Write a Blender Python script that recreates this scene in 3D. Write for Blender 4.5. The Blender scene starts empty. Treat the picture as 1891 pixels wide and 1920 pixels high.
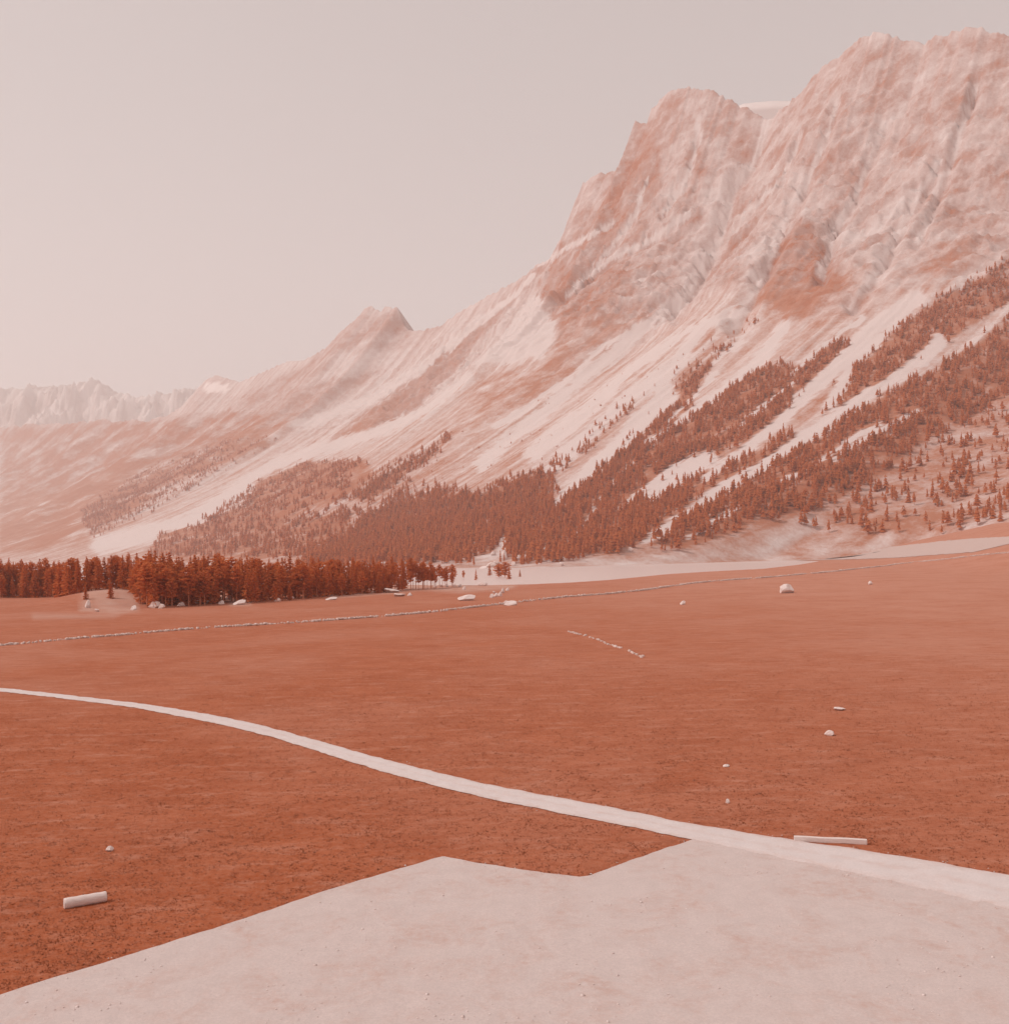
import bpy, math, random
import numpy as np
from mathutils import Matrix

random.seed(7)
RNG = np.random.default_rng(7)
scene = bpy.context.scene
COL = scene.collection

# ------------------------------------------------------------------ camera
F = 1895.0                 # focal length in photo pixels (photo 1891 x 1920)
CX, CY = 945.5, 1035.0     # principal point: horizon height in the photo
CAMH = 18.0
ROLL = math.radians(1.2)
cr, sr = math.cos(ROLL), math.sin(ROLL)
cam = bpy.data.cameras.new('camera')
cam_o = bpy.data.objects.new('camera', cam)
COL.objects.link(cam_o)
cam.sensor_fit = 'HORIZONTAL'
cam.sensor_width = 36.0
cam.lens = 36.0 * F / 1891.0
cam.shift_y = 75.0 / 1891.0
cam.clip_start = 0.5
cam.clip_end = 60000
m = Matrix(((cr, sr, 0, 0), (0, 0, -1, 0), (-sr, cr, 0, CAMH), (0, 0, 0, 1)))
cam_o.matrix_world = m
scene.camera = cam_o

# ------------------------------------------------------------------ sky, sun, exposure
SUN_EL, SUN_AZ = 47.0, -96.0     # azimuth measured from +Y (view direction) towards +X
world = bpy.data.worlds.new('World')
scene.world = world
world.use_nodes = True
nt = world.node_tree
nt.nodes.clear()
sky = nt.nodes.new('ShaderNodeTexSky')
sky.sky_type = 'NISHITA'
sky.sun_disc = False
sky.sun_elevation = math.radians(SUN_EL)
sky.sun_rotation = math.radians(SUN_AZ)
sky.air_density = 1.0
sky.dust_density = 3.0
sky.altitude = 1800
bw = nt.nodes.new('ShaderNodeRGBToBW')
tint = nt.nodes.new('ShaderNodeMix'); tint.data_type = 'RGBA'; tint.blend_type = 'MULTIPLY'
tint.inputs['Factor'].default_value = 1.0
tint.inputs['B'].default_value = (3.1, 3.1 * 0.89, 3.1 * 0.872, 1)
bg = nt.nodes.new('ShaderNodeBackground')
bg.inputs['Strength'].default_value = 0.13
wo = nt.nodes.new('ShaderNodeOutputWorld')
nt.links.new(sky.outputs['Color'], bw.inputs['Color'])
soft = nt.nodes.new('ShaderNodeMath'); soft.operation = 'POWER'      # milky, evened-out sky of a hazy day
soft.inputs[1].default_value = 0.4
nt.links.new(bw.outputs['Val'], soft.inputs[0])
nt.links.new(soft.outputs[0], tint.inputs['A'])
nt.links.new(tint.outputs['Result'], bg.inputs['Color'])
nt.links.new(bg.outputs['Background'], wo.inputs['Surface'])

sun = bpy.data.lights.new('sun', 'SUN')
sun.energy = 2.0
sun.angle = math.radians(0.6)
sun.color = (1.0, 0.95, 0.925)
sun_o = bpy.data.objects.new('sun', sun)
COL.objects.link(sun_o)
sun_o.rotation_euler = (math.radians(90 - SUN_EL), 0, math.radians(180 - SUN_AZ))
sun_o.location = (-300, 0, 400)

scene.view_settings.view_transform = 'Standard'
scene.view_settings.look = 'None'
scene.view_settings.exposure = 0.25
scene.view_settings.gamma = 1.0
scene.render.engine = 'CYCLES'
cy = scene.cycles
cy.use_denoising = True
cy.max_bounces = 8
cy.diffuse_bounces = 4
cy.glossy_bounces = 2
cy.transmission_bounces = 4
cy.transparent_max_bounces = 6
cy.volume_bounces = 1
cy.caustics_reflective = False
cy.caustics_refractive = False

# ------------------------------------------------------------------ helpers
def pdir(x, y):
    a = (np.asarray(x, float) - CX) / F
    b = (CY - np.asarray(y, float)) / F
    return a * cr + b * sr, -a * sr + b * cr      # X and Z of the ray for Y = 1

def project(X, Y, Z):
    Yd = np.maximum(Y, 1.0)
    dx, dz = X / Yd, (Z - CAMH) / Yd
    a = dx * cr - dz * sr
    b = dx * sr + dz * cr
    return CX + a * F, CY - b * F

def px_for_dist(x, y, dist):
    dx, dz = pdir(x, y)
    return dx * dist, dist, CAMH + dz * dist

_perm = RNG.permutation(512)
_perm = np.concatenate([_perm, _perm, _perm[:2]])
_gr = np.stack([np.cos(np.arange(512) * 2.399963), np.sin(np.arange(512) * 2.399963)], 1)
def noise(x, y):
    xi = np.floor(x).astype(np.int64); yi = np.floor(y).astype(np.int64)
    xf = x - xi; yf = y - yi
    u = xf * xf * xf * (xf * (xf * 6 - 15) + 10); v = yf * yf * yf * (yf * (yf * 6 - 15) + 10)
    def g(ix, iy, fx, fy):
        h = _perm[(_perm[ix & 511] + iy) & 511] & 511
        gg = _gr[h]
        return gg[..., 0] * fx + gg[..., 1] * fy
    n00 = g(xi, yi, xf, yf); n10 = g(xi + 1, yi, xf - 1, yf)
    n01 = g(xi, yi + 1, xf, yf - 1); n11 = g(xi + 1, yi + 1, xf - 1, yf - 1)
    return ((n00 * (1 - u) + n10 * u) * (1 - v) + (n01 * (1 - u) + n11 * u) * v) * 1.5
def fbm(x, y, o=4, g=0.5, l=2.03):
    s = 0; a = 1; t = 0
    for k in range(o):
        s = s + a * noise(x + 17.3 * k, y - 9.1 * k); t += a; a *= g; x = x * l; y = y * l
    return s / t
def ridged(x, y, o=4):
    s = 0; a = 1; t = 0
    for k in range(o):
        s = s + a * (1 - 2 * np.abs(noise(x + 31.7 * k, y + 5.3 * k))); t += a; a *= 0.55; x = x * 2.1; y = y * 2.1
    return s / t
def sstep(a, b, x):
    t = np.clip((x - a) / (b - a), 0, 1)
    return t * t * (3 - 2 * t)

def seg_dist(px, py, pts, closed=False):
    pts = np.asarray(pts, float)
    n = len(pts)
    d = np.full(np.shape(px), 1e12); tt = np.zeros(np.shape(px))
    rng = range(n if closed else n - 1)
    for i in rng:
        a = pts[i]; b = pts[(i + 1) % n]
        ab = b - a; L = max(ab @ ab, 1e-9)
        t = np.clip(((px - a[0]) * ab[0] + (py - a[1]) * ab[1]) / L, 0, 1)
        dd = (px - a[0] - t * ab[0]) ** 2 + (py - a[1] - t * ab[1]) ** 2
        c = dd < d
        d = np.where(c, dd, d); tt = np.where(c, i + t, tt)
    return np.sqrt(d), tt
def inside(px, py, pts):
    pts = np.asarray(pts, float); n = len(pts)
    r = np.zeros(np.shape(px), bool)
    for i in range(n):
        x0, y0 = pts[i]; x1, y1 = pts[(i + 1) % n]
        if y0 == y1: continue
        c = ((y0 > py) != (y1 > py)) & (px < (x1 - x0) * (py - y0) / (y1 - y0) + x0)
        r ^= c
    return r
def sdf(px, py, pts):
    d, _ = seg_dist(px, py, pts, True)
    return np.where(inside(px, py, pts), d, -d)

def mesh_from(name, V, Fq, mat=None, parent=None, smooth=False, attrs=None):
    V = np.ascontiguousarray(V, np.float32); Fq = np.ascontiguousarray(Fq, np.int32)
    me = bpy.data.meshes.new(name)
    k = Fq.shape[1]; nf = len(Fq)
    me.vertices.add(len(V)); me.vertices.foreach_set('co', V.ravel())
    me.loops.add(nf * k); me.loops.foreach_set('vertex_index', Fq.ravel())
    me.polygons.add(nf)
    me.polygons.foreach_set('loop_start', np.arange(0, nf * k, k, dtype=np.int32))
    try:
        me.polygons.foreach_set('loop_total', np.full(nf, k, np.int32))
    except Exception:
        pass
    if smooth: me.polygons.foreach_set('use_smooth', np.ones(nf, bool))
    if attrs:
        for an, val in attrs.items():
            at = me.attributes.new(an, 'FLOAT', 'POINT')
            at.data.foreach_set('value', np.ascontiguousarray(val, np.float32).ravel())
    me.update(calc_edges=True)
    me.validate()
    if mat: me.materials.append(mat)
    o = bpy.data.objects.new(name, me)
    COL.objects.link(o)
    if parent: o.parent = parent
    return o
def grid_faces(n, k):
    i = np.arange(n - 1)[:, None] * k + np.arange(k - 1)[None, :]
    i = i.ravel()
    return np.stack([i, i + 1, i + k + 1, i + k], 1)
def tag(o, label=None, cat=None, group=None, kind=None):
    if label: o['label'] = label
    if cat: o['category'] = cat
    if group: o['group'] = group
    if kind: o['kind'] = kind
    return o
def empty(name, loc):
    o = bpy.data.objects.new(name, None); COL.objects.link(o); o.location = loc
    o.empty_display_size = 0.3
    return o

# ---- node material helper
class Mat:
    def __init__(s, name, rough=0.9, spec=0.15):
        s.m = bpy.data.materials.new(name); s.m.use_nodes = True
        s.t = s.m.node_tree; s.b = s.t.nodes['Principled BSDF']
        s.b.inputs['Roughness'].default_value = rough
        s.b.inputs['Specular IOR Level'].default_value = spec
    def n(s, typ, **kw):
        x = s.t.nodes.new(typ)
        for k, v in kw.items(): setattr(x, k, v)
        return x
    def link(s, a, b): s.t.links.new(a, b)
    def coord(s, scale=(1, 1, 1), kind='Object', rot=(0, 0, 0)):
        tc = s.n('ShaderNodeTexCoord'); mp = s.n('ShaderNodeMapping')
        mp.inputs['Scale'].default_value = scale; mp.inputs['Rotation'].default_value = rot
        s.link(tc.outputs[kind], mp.inputs['Vector']); return mp.outputs['Vector']
    def noise(s, vec, scale, detail=5, rough=0.6, dist=0.0):
        x = s.n('ShaderNodeTexNoise')
        x.inputs['Scale'].default_value = scale; x.inputs['Detail'].default_value = detail
        x.inputs['Roughness'].default_value = rough; x.inputs['Distortion'].default_value = dist
        s.link(vec, x.inputs['Vector']); return x.outputs['Fac']
    def attr(s, name):
        x = s.n('ShaderNodeAttribute', attribute_name=name); return x.outputs['Fac']
    def map(s, val, a, b, c=0.0, d=1.0):
        x = s.n('ShaderNodeMapRange'); x.clamp = True
        for k, v in zip(('From Min', 'From Max', 'To Min', 'To Max'), (a, b, c, d)): x.inputs[k].default_value = v
        s.link(val, x.inputs['Value']); return x.outputs['Result']
    def math(s, op, a, b=0.0):
        x = s.n('ShaderNodeMath', operation=op)
        for i, v in enumerate((a, b)):
            if hasattr(v, 'links'): s.link(v, x.inputs[i])
            else: x.inputs[i].default_value = v
        return x.outputs[0]
    def mix(s, fac, a, b, blend='MIX'):
        x = s.n('ShaderNodeMix', data_type='RGBA', blend_type=blend)
        for k, v in (('Factor', fac), ('A', a), ('B', b)):
            soc = [q for q in x.inputs if q.name == k and (q.type == ('VALUE' if k == 'Factor' else 'RGBA'))][0]
            if hasattr(v, 'links'): s.link(v, soc)
            else: soc.default_value = v if k == 'Factor' else (*v, 1) if len(v) == 3 else v
        return [q for q in x.outputs if q.type == 'RGBA'][0]
    def bump(s, h, strength, dist):
        x = s.n('ShaderNodeBump'); x.inputs['Strength'].default_value = strength; x.inputs['Distance'].default_value = dist
        s.link(h, x.inputs['Height']); s.link(x.outputs['Normal'], s.b.inputs['Normal'])
    def col(s, c): s.link(c, s.b.inputs['Base Color'])

# ------------------------------------------------------------------ palette (albedos; the print is toned red)
PALE = (0.66, 0.545, 0.51)
ROCK = (0.455, 0.275, 0.232)
GRASSY = (0.43, 0.175, 0.105)
FLOOR = (0.40, 0.135, 0.068)
MEADOW_A = (0.42, 0.122, 0.054)
MEADOW_B = (0.335, 0.082, 0.030)
MEADOW_C = (0.51, 0.232, 0.158)

# ------------------------------------------------------------------ terrain of the plain
def ray_plane(x, y, z=0.0):
    dx, dz = pdir(x, y)
    t = (z - CAMH) / dz
    return dx * t, t
LAKE = [ray_plane(*p) for p in [(760, 1096), (850, 1097), (930, 1096), (989, 1095), (1060, 1092), (1137, 1087),
                                (1200, 1081), (1248, 1076), (1330, 1071), (1430, 1066), (1500, 1058)]]
LAKE = [(-1900, 1500), (-900, 980), (-380, 700), (-190, 640)] + LAKE + [(370, 1180), (330, 1420), (0, 2200), (-700, 3200), (-2600, 5400), (-4200, 5400), (-4200, 3000)]
KN = (float(pdir(205, 1075)[0]) * 432, 432.0)     # grassy knoll at the end of the wood
def ground_z(X, Y):
    e = X - (150 + 0.22 * Y)
    z = 0.22 * 12 * np.log1p(np.exp(np.clip(e / 12, -30, 30)))
    z = np.minimum(z, 40 + 0.02 * z) * sstep(350, 750, Y)
    far = np.hypot(X, Y)
    z = z + 0.16 * fbm(X / 34, Y / 34, 2) * sstep(20, 60, far) + 0.8 * fbm(X / 160 + 5, Y / 160, 2) * sstep(120, 320, far)
    z = z + 0.03 * noise(X / 1.3, Y / 1.3) * (1 - sstep(150, 260, far))
    z = z + 5.5 * np.exp(-((X - KN[0]) / 24) ** 2 - ((Y - KN[1]) / 26) ** 2)
    d = sdf(X, Y, LAKE)
    z = np.where(d > -25, z * (1 - sstep(-25, 0, d)) - 3.5 * sstep(-6, 30, d) + 0.0, z)
    return z
def ray_ground(x, y):
    dx, dz = pdir(x, y)
    t = np.geomspace(20, 4000, 4000)
    X = dx * t; Y = t; Z = CAMH + dz * t
    h = ground_z(X, Y)
    k = np.argmax(Z < h)
    if k == 0: k = len(t) - 1
    a, b = Z[k - 1] - h[k - 1], Z[k] - h[k]
    f = a / (a - b) if a != b else 0
    tt = t[k - 1] + f * (t[k] - t[k - 1])
    return np.array([dx * tt, tt, float(ground_z(np.array([dx * tt]), np.array([tt]))[0])])

# meadow material
def meadow_mat():
    M = Mat('meadow_grass', 0.95, 0.05)
    v = M.coord()
    big = M.noise(v, 0.018, 4, 0.55, 0.6)
    mid = M.noise(M.coord((0.6, 1, 1)), 0.16, 6, 0.65, 0.4)
    fine = M.noise(v, 2.2, 6, 0.75)
    c = M.mix(M.map(mid, 0.33, 0.68), MEADOW_B, MEADOW_A)
    c = M.mix(M.map(big, 0.48, 0.72, 0, 0.55), c, MEADOW_C)
    sx = M.n('ShaderNodeSeparateXYZ'); M.link(v, sx.inputs[0])
    fade = M.math('ADD', M.map(sx.outputs['X'], -15, 120, 0.0, 0.75), M.map(sx.outputs['Y'], 50, 400, 0.0, 0.42))  # vignette and right-hand fade painted into the grass colour; paler with distance too
    fade = M.math('MULTIPLY', fade, M.map(M.noise(v, 0.05, 5, 0.6), 0.3, 0.65, 0.45, 1.0))
    c = M.mix(fade, c, MEADOW_C)
    c = M.mix(M.map(fine, 0.42, 0.75, 0, 0.5), c, (0.53, 0.24, 0.155))
    c = M.mix(M.map(fine, 0.40, 0.28, 0, 0.5), c, (0.28, 0.07, 0.03))
    m3 = M.noise(M.coord((0.45, 1, 1)), 0.55, 6, 0.7, 0.3)
    c = M.mix(M.map(m3, 0.52, 0.72, 0, 0.6), c, (0.54, 0.26, 0.18))
    c = M.mix(M.map(m3, 0.46, 0.30, 0, 0.6), c, (0.34, 0.09, 0.04))
    c = M.mix(M.attr('bare'), c, (0.60, 0.42, 0.35))
    M.col(c)
    M.bump(fine, 0.6, 0.15)
    return M.m
meadow = meadow_mat()
az = np.concatenate([np.arange(-180, -46, 4.0), np.arange(-46, 46, 0.2), np.arange(46, 180.1, 4.0)])
rr = np.concatenate([[0.5, 3, 6], np.geomspace(10, 15500, 420)])
A, R = np.meshgrid(np.radians(az), rr)
GX, GY = R * np.sin(A), R * np.cos(A)
GX = np.clip(GX, -11500, 9500); GY = np.clip(GY, -2900, 15500)
GZ = ground_z(GX.ravel(), GY.ravel())
gpx, gpy = project(GX.ravel(), GY.ravel(), GZ)
front = GY.ravel() > 30
bare = np.zeros(len(GZ))
for poly, v in [([(158, 1072), (185, 1062), (235, 1070), (250, 1110), (262, 1146), (215, 1152), (150, 1146)], 0.42), ([(60, 1150), (150, 1152), (232, 1150), (215, 1158), (60, 1162)], 0.3),
                ([(360, 1104), (410, 1104), (420, 1122), (365, 1124)], 0.8), ([(425, 1122), (470, 1120), (470, 1134), (430, 1136)], 0.6), ([(590, 1098), (770, 1092), (790, 1106), (620, 1122)], 0.6),
                ([(770, 1094), (880, 1090), (975, 1092), (960, 1104), (860, 1112), (780, 1106)], 0.45), ([(800, 1090), (960, 1086), (990, 1095), (900, 1099)], 0.6)]:
    bare = np.maximum(bare, front * v * sstep(-5, 5, sdf(gpx + 6 * fbm(GX.ravel() / 9, GY.ravel() / 12, 3), gpy, poly)))
bare = np.clip(bare * (1 + 0.9 * fbm(GX.ravel() / 7, GY.ravel() / 10, 3)), 0, 1)
ground = mesh_from('ground', np.stack([GX.ravel(), GY.ravel(), GZ], 1), grid_faces(len(rr), len(az))[:, ::-1], meadow, smooth=True, attrs={'bare': bare})
tag(ground, 'broad flat pasture of short grass between road and lake', 'meadow', kind='structure')

# lake
def water_mat():
    M = Mat('lake_water', 0.28, 0.5)
    v = M.coord((1, 0.5, 1))
    M.b.inputs['Base Color'].default_value = (0.72, 0.60, 0.56, 1)
    M.bump(M.noise(v, 0.6, 4, 0.6), 0.5, 0.4)
    return M.m
def lake_mesh():
    bm_pts = np.array(LAKE, float)
    c = bm_pts.mean(0)
    # push the edge a little outwards so that the bank cuts the waterline
    nrm = bm_pts - c
    V = np.column_stack([bm_pts + nrm / np.linalg.norm(nrm, axis=1)[:, None] * 2.0, np.full(len(bm_pts), -0.45)])
    me = bpy.data.meshes.new('lake')
    me.from_pydata([tuple(p) for p in V], [], [tuple(range(len(V)))])
    me.materials.append(water_mat())
    o = bpy.data.objects.new('lake', me); COL.objects.link(o)
    if me.polygons[0].normal.z < 0: me.flip_normals()
    return o
tag(lake_mesh(), 'calm pale lake below the wooded mountain foot', 'lake', kind='structure')

# ------------------------------------------------------------------ the mountain
PHI = math.radians(42)
D = np.array([-math.sin(PHI), math.cos(PHI)])     # along the valley
N = np.array([math.cos(PHI), math.sin(PHI)])      # up the slope
P0 = np.array([560.0, 1330.0])
QR = 1650.0
SKY = [(-300, 800), (-100, 790), (0, 800), (60, 796), (150, 791), (250, 788), (315, 782), (340, 762), (362, 738), (385, 712), (405, 703), (432, 711),
       (450, 716), (495, 696), (540, 677), (570, 675), (610, 653), (640, 620), (670, 595), (689, 573), (700, 575), (712, 585),
       (724, 574), (746, 577), (754, 600), (757, 610), (768, 619), (792, 619), (829, 609), (855, 588), (921, 551), (973, 523),
       (1012, 492), (1028, 487), (1037, 472), (1049, 448), (1063, 440), (1067, 412), (1077, 378), (1092, 346), (1112, 327), (1158, 318), (1167, 296),
       (1175, 280), (1186, 248), (1190, 228), (1216, 229), (1220, 203), (1240, 186), (1252, 168), (1290, 163), (1335, 167),
       (1362, 184), (1400, 202), (1425, 216), (1440, 222), (1455, 214), (1472, 196), (1500, 174), (1522, 146), (1545, 120), (1580, 98), (1610, 70), (1650, 58), (1690, 72),
       (1730, 78), (1770, 62), (1830, 48), (1891, 66), (2000, 90), (2200, 130), (2600, 190)]
st, sz = [], []
for (x, y) in SKY:
    dx, dz = pdir(x, y)
    base = P0 + N * QR
    # base + t D has x = dx * y
    t = (base[0] - dx * base[1]) / (dx * D[1] - D[0])
    yy = base[1] + t * D[1]
    st.append(t); sz.append(CAMH + dz * yy)
o_ = np.argsort(st); st = np.array(st)[o_]; sz = np.array(sz)[o_]

tn = [-1500.0]
while tn[-1] < 11200:
    y_ = 1330 + max(tn[-1], 0) * 0.743
    tn.append(tn[-1] + (40 if tn[-1] < -500 else max(5.0, 5.0 * (y_ / 2300) ** 1.35)))
tn = np.array(tn)
qn = np.concatenate([np.arange(-900, 1050, 8.0), np.arange(1050, QR + 40, 3.4), np.arange(QR + 60, QR + 700, 40.0)])
T, Q = np.meshgrid(tn, qn, indexing='ij')
def mountain_h(T, Q):
    zr = np.interp(T, st, sz)
    z0 = np.interp(T, [-1500, -400, 0, 131, 218, 600, 2000, 6000, 11000], [70, 55, 38, 60, 95, 110, 80, 60, 60])
    W = np.interp(T, [-1500, -300, 0, 131, 170, 218, 700, 2000, 6000], [150, 100, 70, 205, 383, 511, 520, 320, 320])
    zr = zr + (1 + sstep(6000, 3500, T)) * (5.0 * noise(T / 31, T * 0) + 3.5 * noise(T / 12, T * 0 + 3)) + 75 * sstep(5200, 7200, T) * fbm(T / 420, T * 0 + 1, 5, 0.6)      # jagged crest
    u = np.clip(Q / QR, 0, 1)
    prof_a = u * (0.60 + 0.40 * u ** 1.6)
    ub = 0.76 + 0.05 * noise(T / 300, T * 0 + 7)
    v1 = np.clip(u / ub, 0, 1); v2 = np.clip((u - ub) / (1 - ub), 0, 1)
    prof_c = 0.53 * v1 * (0.72 + 0.28 * v1) + 0.47 * v2 ** 1.3
    cl0 = 0.35 + 0.65 * sstep(3300, 2300, T)
    prof = prof_a * (1 - cl0) + prof_c * cl0
    z = z0 + (zr - z0) * prof
    ap = z0 * np.clip(1 + Q / W, 0, 1) ** 1.35 - 12 * sstep(0, 160, -W - Q)
    z = np.where(Q < 0, ap, z)
    # behind the crest
    bk = np.clip((Q - QR) / 650, 0, 1)
    z = np.where(Q > QR, zr * (1 - 0.55 * bk), z)
    env = np.clip(u * 6, 0, 1) * np.clip((1 - u) * 9, 0, 1)
    cl = sstep(0.46, 0.74, u + 0.10 * noise(T / 260, Q / 200)) * (1 - 0.7 * sstep(2500, 3400, T))
    S = Q + 0.9 * z                                            # runs along the face, so relief is not drawn out on the walls
    wrp = 70 * fbm(T / 210 + 4, S / 260, 3)
    gul = ridged((T + wrp + 0.25 * S) / 230, S / 900, 3)       # ribs and gullies down the fall line
    rough = ridged((T + 0.8 * wrp) / 210 + 0.45 * S / 210, (S + 1.3 * wrp) / 240, 5)
    crag = ridged(T / 62 + 0.3 * noise(S / 90, T / 90), S / 75, 5)
    ledge = fbm(T / 120, S / 22, 3)
    z = z + env * (1 - cl) * (6 * gul + 3 * fbm(T / 60, Q / 90, 4)) + env * cl * (10 * gul + 48 * rough + 13 * crag + 10 * ledge)
    far_l = sstep(2800, 5200, T)
    z = z + far_l * 70 * env * fbm(T / 700, Q / 500, 4)
    knob = sstep(-W, -W + 80, Q)
    z = z + (Q < 100) * knob * 2.5 * fbm(T / 40, Q / 40, 3)
    return z
MZ = mountain_h(T, Q)
MX = P0[0] + T * D[0] + Q * N[0]; MY = P0[1] + T * D[1] + Q * N[1]
PX, PY = project(MX, MY, MZ)
GULLIES = [([(1440, 218), (1425, 290), (1375, 345), (1345, 450), (1310, 520), (1265, 585)], 9, 12, 46), ([(1570, 190), (1515, 330), (1462, 440), (1412, 550), (1378, 605)], 8, 13, 46),
           ([(1290, 402), (1230, 445), (1160, 478), (1100, 522)], 7, 6, 30), ([(1150, 418), (1060, 467), (1012, 500)], 6, 5, 22), ([(1660, 230), (1600, 370), (1560, 440), (1540, 520)], 8, 9, 40),
           ([(1312, 225), (1290, 330), (1240, 400)], 7, 6, 36), ([(1218, 330), (1180, 420), (1120, 500), (1060, 560)], 5, 6, 26), ([(1760, 300), (1690, 420), (1640, 520), (1600, 570)], 9, 10, 40),
           ([(1830, 160), (1770, 330), (1720, 450)], 8, 9, 40), ([(1500, 250), (1470, 330), (1400, 400)], 6, 6, 30)]
SQ0 = Q + 0.9 * MZ
_gx = PX + 8 * fbm(T / 40, Q / 60, 3); _gy = PY + 8 * fbm(T / 40 + 9, Q / 60, 3)
for (ln, a_, b_, dep) in GULLIES:
    d_, t2 = seg_dist(_gx, _gy, ln)
    w_ = a_ + (b_ - a_) * t2 / (len(ln) - 1)
    MZ = MZ - dep * 0.85 * (1 + 0.8 * noise(T / 90, SQ0 / 110)) * np.clip(1 - d_ / (2.2 * w_), 0, 1) ** 1.2 * np.clip((1 - Q / QR) * 14, 0, 1) * (Q > 300)
PX, PY = project(MX, MY, MZ)

# --- where scree, rock, grass and woodland lie (surface cover)
SQ = Q + 0.9 * MZ
def warp(px, py, t, q):
    return (px + 10 * fbm(t / 55, q / 140, 3) + 7 * fbm(t / 17, q / 25, 3), py + 10 * fbm(t / 55 + 40, q / 140, 3) + 7 * fbm(t / 17 + 9, q / 25, 3))
wx, wy = warp(PX, PY, T, Q)
cover = 0.50 + 0.55 * fbm(T / 26, Q / 620, 4, 0.6) + 0.22 * fbm(T / 9, Q / 260, 3)      # pale stripes down the fall line
cover = cover + 0.12 * sstep(0.1, 0.4, Q / QR)
u_ = np.clip(Q / QR, 0, 1)
def area(poly, val, amt=1.0, feather=14, texture=0.25, sc=1.0):
    global cover
    d = sdf(wx, wy, poly)
    k = amt * sstep(-feather / 2, feather / 2, d)
    tx = val + texture * fbm(T / (95 * sc) + 0.45 * SQ / (130 * sc), SQ / (120 * sc), 6, 0.68) * 2.6
    cover = cover * (1 - k) + tx * k
def streak(line, w0, w1, val=0.95, amt=0.9):
    global cover
    d, tt = seg_dist(wx, wy, line)
    w = w0 + (w1 - w0) * tt / (len(line) - 1)
    k = amt * (1 - sstep(w * 0.5, w * 1.15, d))
    cover = cover * (1 - k) + (val + 0.2 * fbm(T / 12, Q / 200, 3)) * k
# cliffs, upper right
area([(1000, 500), (1060, 420), (1110, 320), (1180, 240), (1230, 170), (1350, 100), (1900, 60), (1900, 470), (1720, 540), (1600, 590), (1450, 610), (1390, 550), (1300, 530), (1200, 560), (1100, 640), (1045, 655), (1035, 600), (1010, 570)], 0.40, 0.9, 30, 0.30)
area([(1030, 490), (1100, 430), (1150, 330), (1200, 240), (1260, 200), (1230, 340), (1190, 420), (1130, 470), (1190, 500), (1150, 560), (1060, 630), (1015, 580)], 0.14, 0.85, 34, 0.26)
area([(1490, 385), (1540, 450), (1580, 540), (1500, 585), (1415, 560), (1440, 470)], 0.10, 0.85, 22, 0.25)
area([(1230, 190), (1340, 180), (1420, 260), (1400, 310), (1300, 350), (1240, 300)], 0.36, 0.7, 40, 0.3)
area([(1480, 200), (1600, 170), (1600, 330), (1500, 330)], 0.34, 0.7, 60, 0.3)
area([(1300, 330), (1380, 340), (1345, 460), (1300, 520), (1270, 520), (1320, 420)], 0.75, 0.7, 30)
area([(1480, 320), (1540, 330), (1480, 430), (1420, 540), (1370, 540), (1430, 430)], 0.72, 0.7, 34)
area([(1560, 420), (1720, 300), (1720, 520), (1620, 560)], 0.62, 0.7, 60)
for (ln, a_, b_, dep) in GULLIES: streak(ln, a_ * 0.8, b_ * 0.9, 0.80, 0.85)
# left slopes
area([(1010, 497), (1022, 503), (985, 545), (930, 600), (880, 660), (820, 730), (770, 775), (700, 805), (610, 830), (660, 790), (740, 735), (800, 690), (870, 630), (940, 560)], 0.20, 0.9, 10, 0.12)
area([(640, 620), (690, 577), (745, 580), (765, 620), (830, 612), (760, 650), (640, 660), (560, 740), (480, 770), (420, 760), (560, 690)], 0.30, 0.8, 20, 0.34, 2.0)
area([(440, 790), (600, 715), (720, 690), (650, 740), (520, 800), (440, 815)], 0.28, 0.85, 16, 0.15)
area([(885, 682), (930, 640), (975, 590), (1002, 552), (1020, 560), (1012, 580), (1042, 610), (1030, 642), (1018, 674), (990, 670), (950, 682)], 0.98, 1.0, 10, 0.06)
area([(900, 700), (1020, 682), (1060, 640), (1110, 640), (1060, 700), (980, 760), (880, 830), (800, 860), (850, 790), (880, 740)], 0.40, 0.7, 24, 0.35)
area([(1050, 640), (1180, 560), (1290, 535), (1230, 590), (1100, 690), (1010, 750), (960, 770)], 0.30, 0.75, 20, 0.3)
streak([(1000, 520), (940, 572), (860, 632), (790, 690), (700, 745), (600, 785), (490, 818)], 7, 12)
streak([(880, 705), (800, 768), (700, 812), (600, 842), (520, 870), (430, 930), (340, 985), (190, 1022)], 8, 22)
streak([(1145, 420), (1060, 467), (1010, 500)], 5, 4)
streak([(1285, 405), (1230, 445), (1160, 478)], 8, 4)
streak([(1330, 480), (1270, 560), (1200, 620), (1100, 700), (1000, 790), (900, 870)], 12, 14)
streak([(1300, 610), (1200, 680), (1100, 770), (1000, 850)], 6, 22)
streak([(1240, 580), (1130, 650), (1040, 730), (930, 800)], 4, 7)
streak([(1390, 580), (1320, 610), (1270, 680), (1180, 740), (1100, 820), (1030, 880)], 10, 16)
streak([(1400, 640), (1330, 680), (1280, 720)], 5, 5)
# hazy hills at far left
area([(0, 800), (315, 785), (440, 770), (560, 800), (420, 870), (330, 900), (240, 960), (150, 1020), (0, 1040)], 0.14, 0.97, 24, 0.5, 2.6)
area([(480, 900), (560, 868), (680, 862), (705, 890), (640, 930), (560, 965), (480, 990), (350, 1035), (280, 1035), (330, 1000), (400, 975), (470, 945)], 0.10, 0.95, 14, 0.36)
area([(300, 1000), (420, 985), (560, 975), (660, 960), (650, 1060), (280, 1060)], 0.12, 0.95, 14, 0.36)
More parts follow.
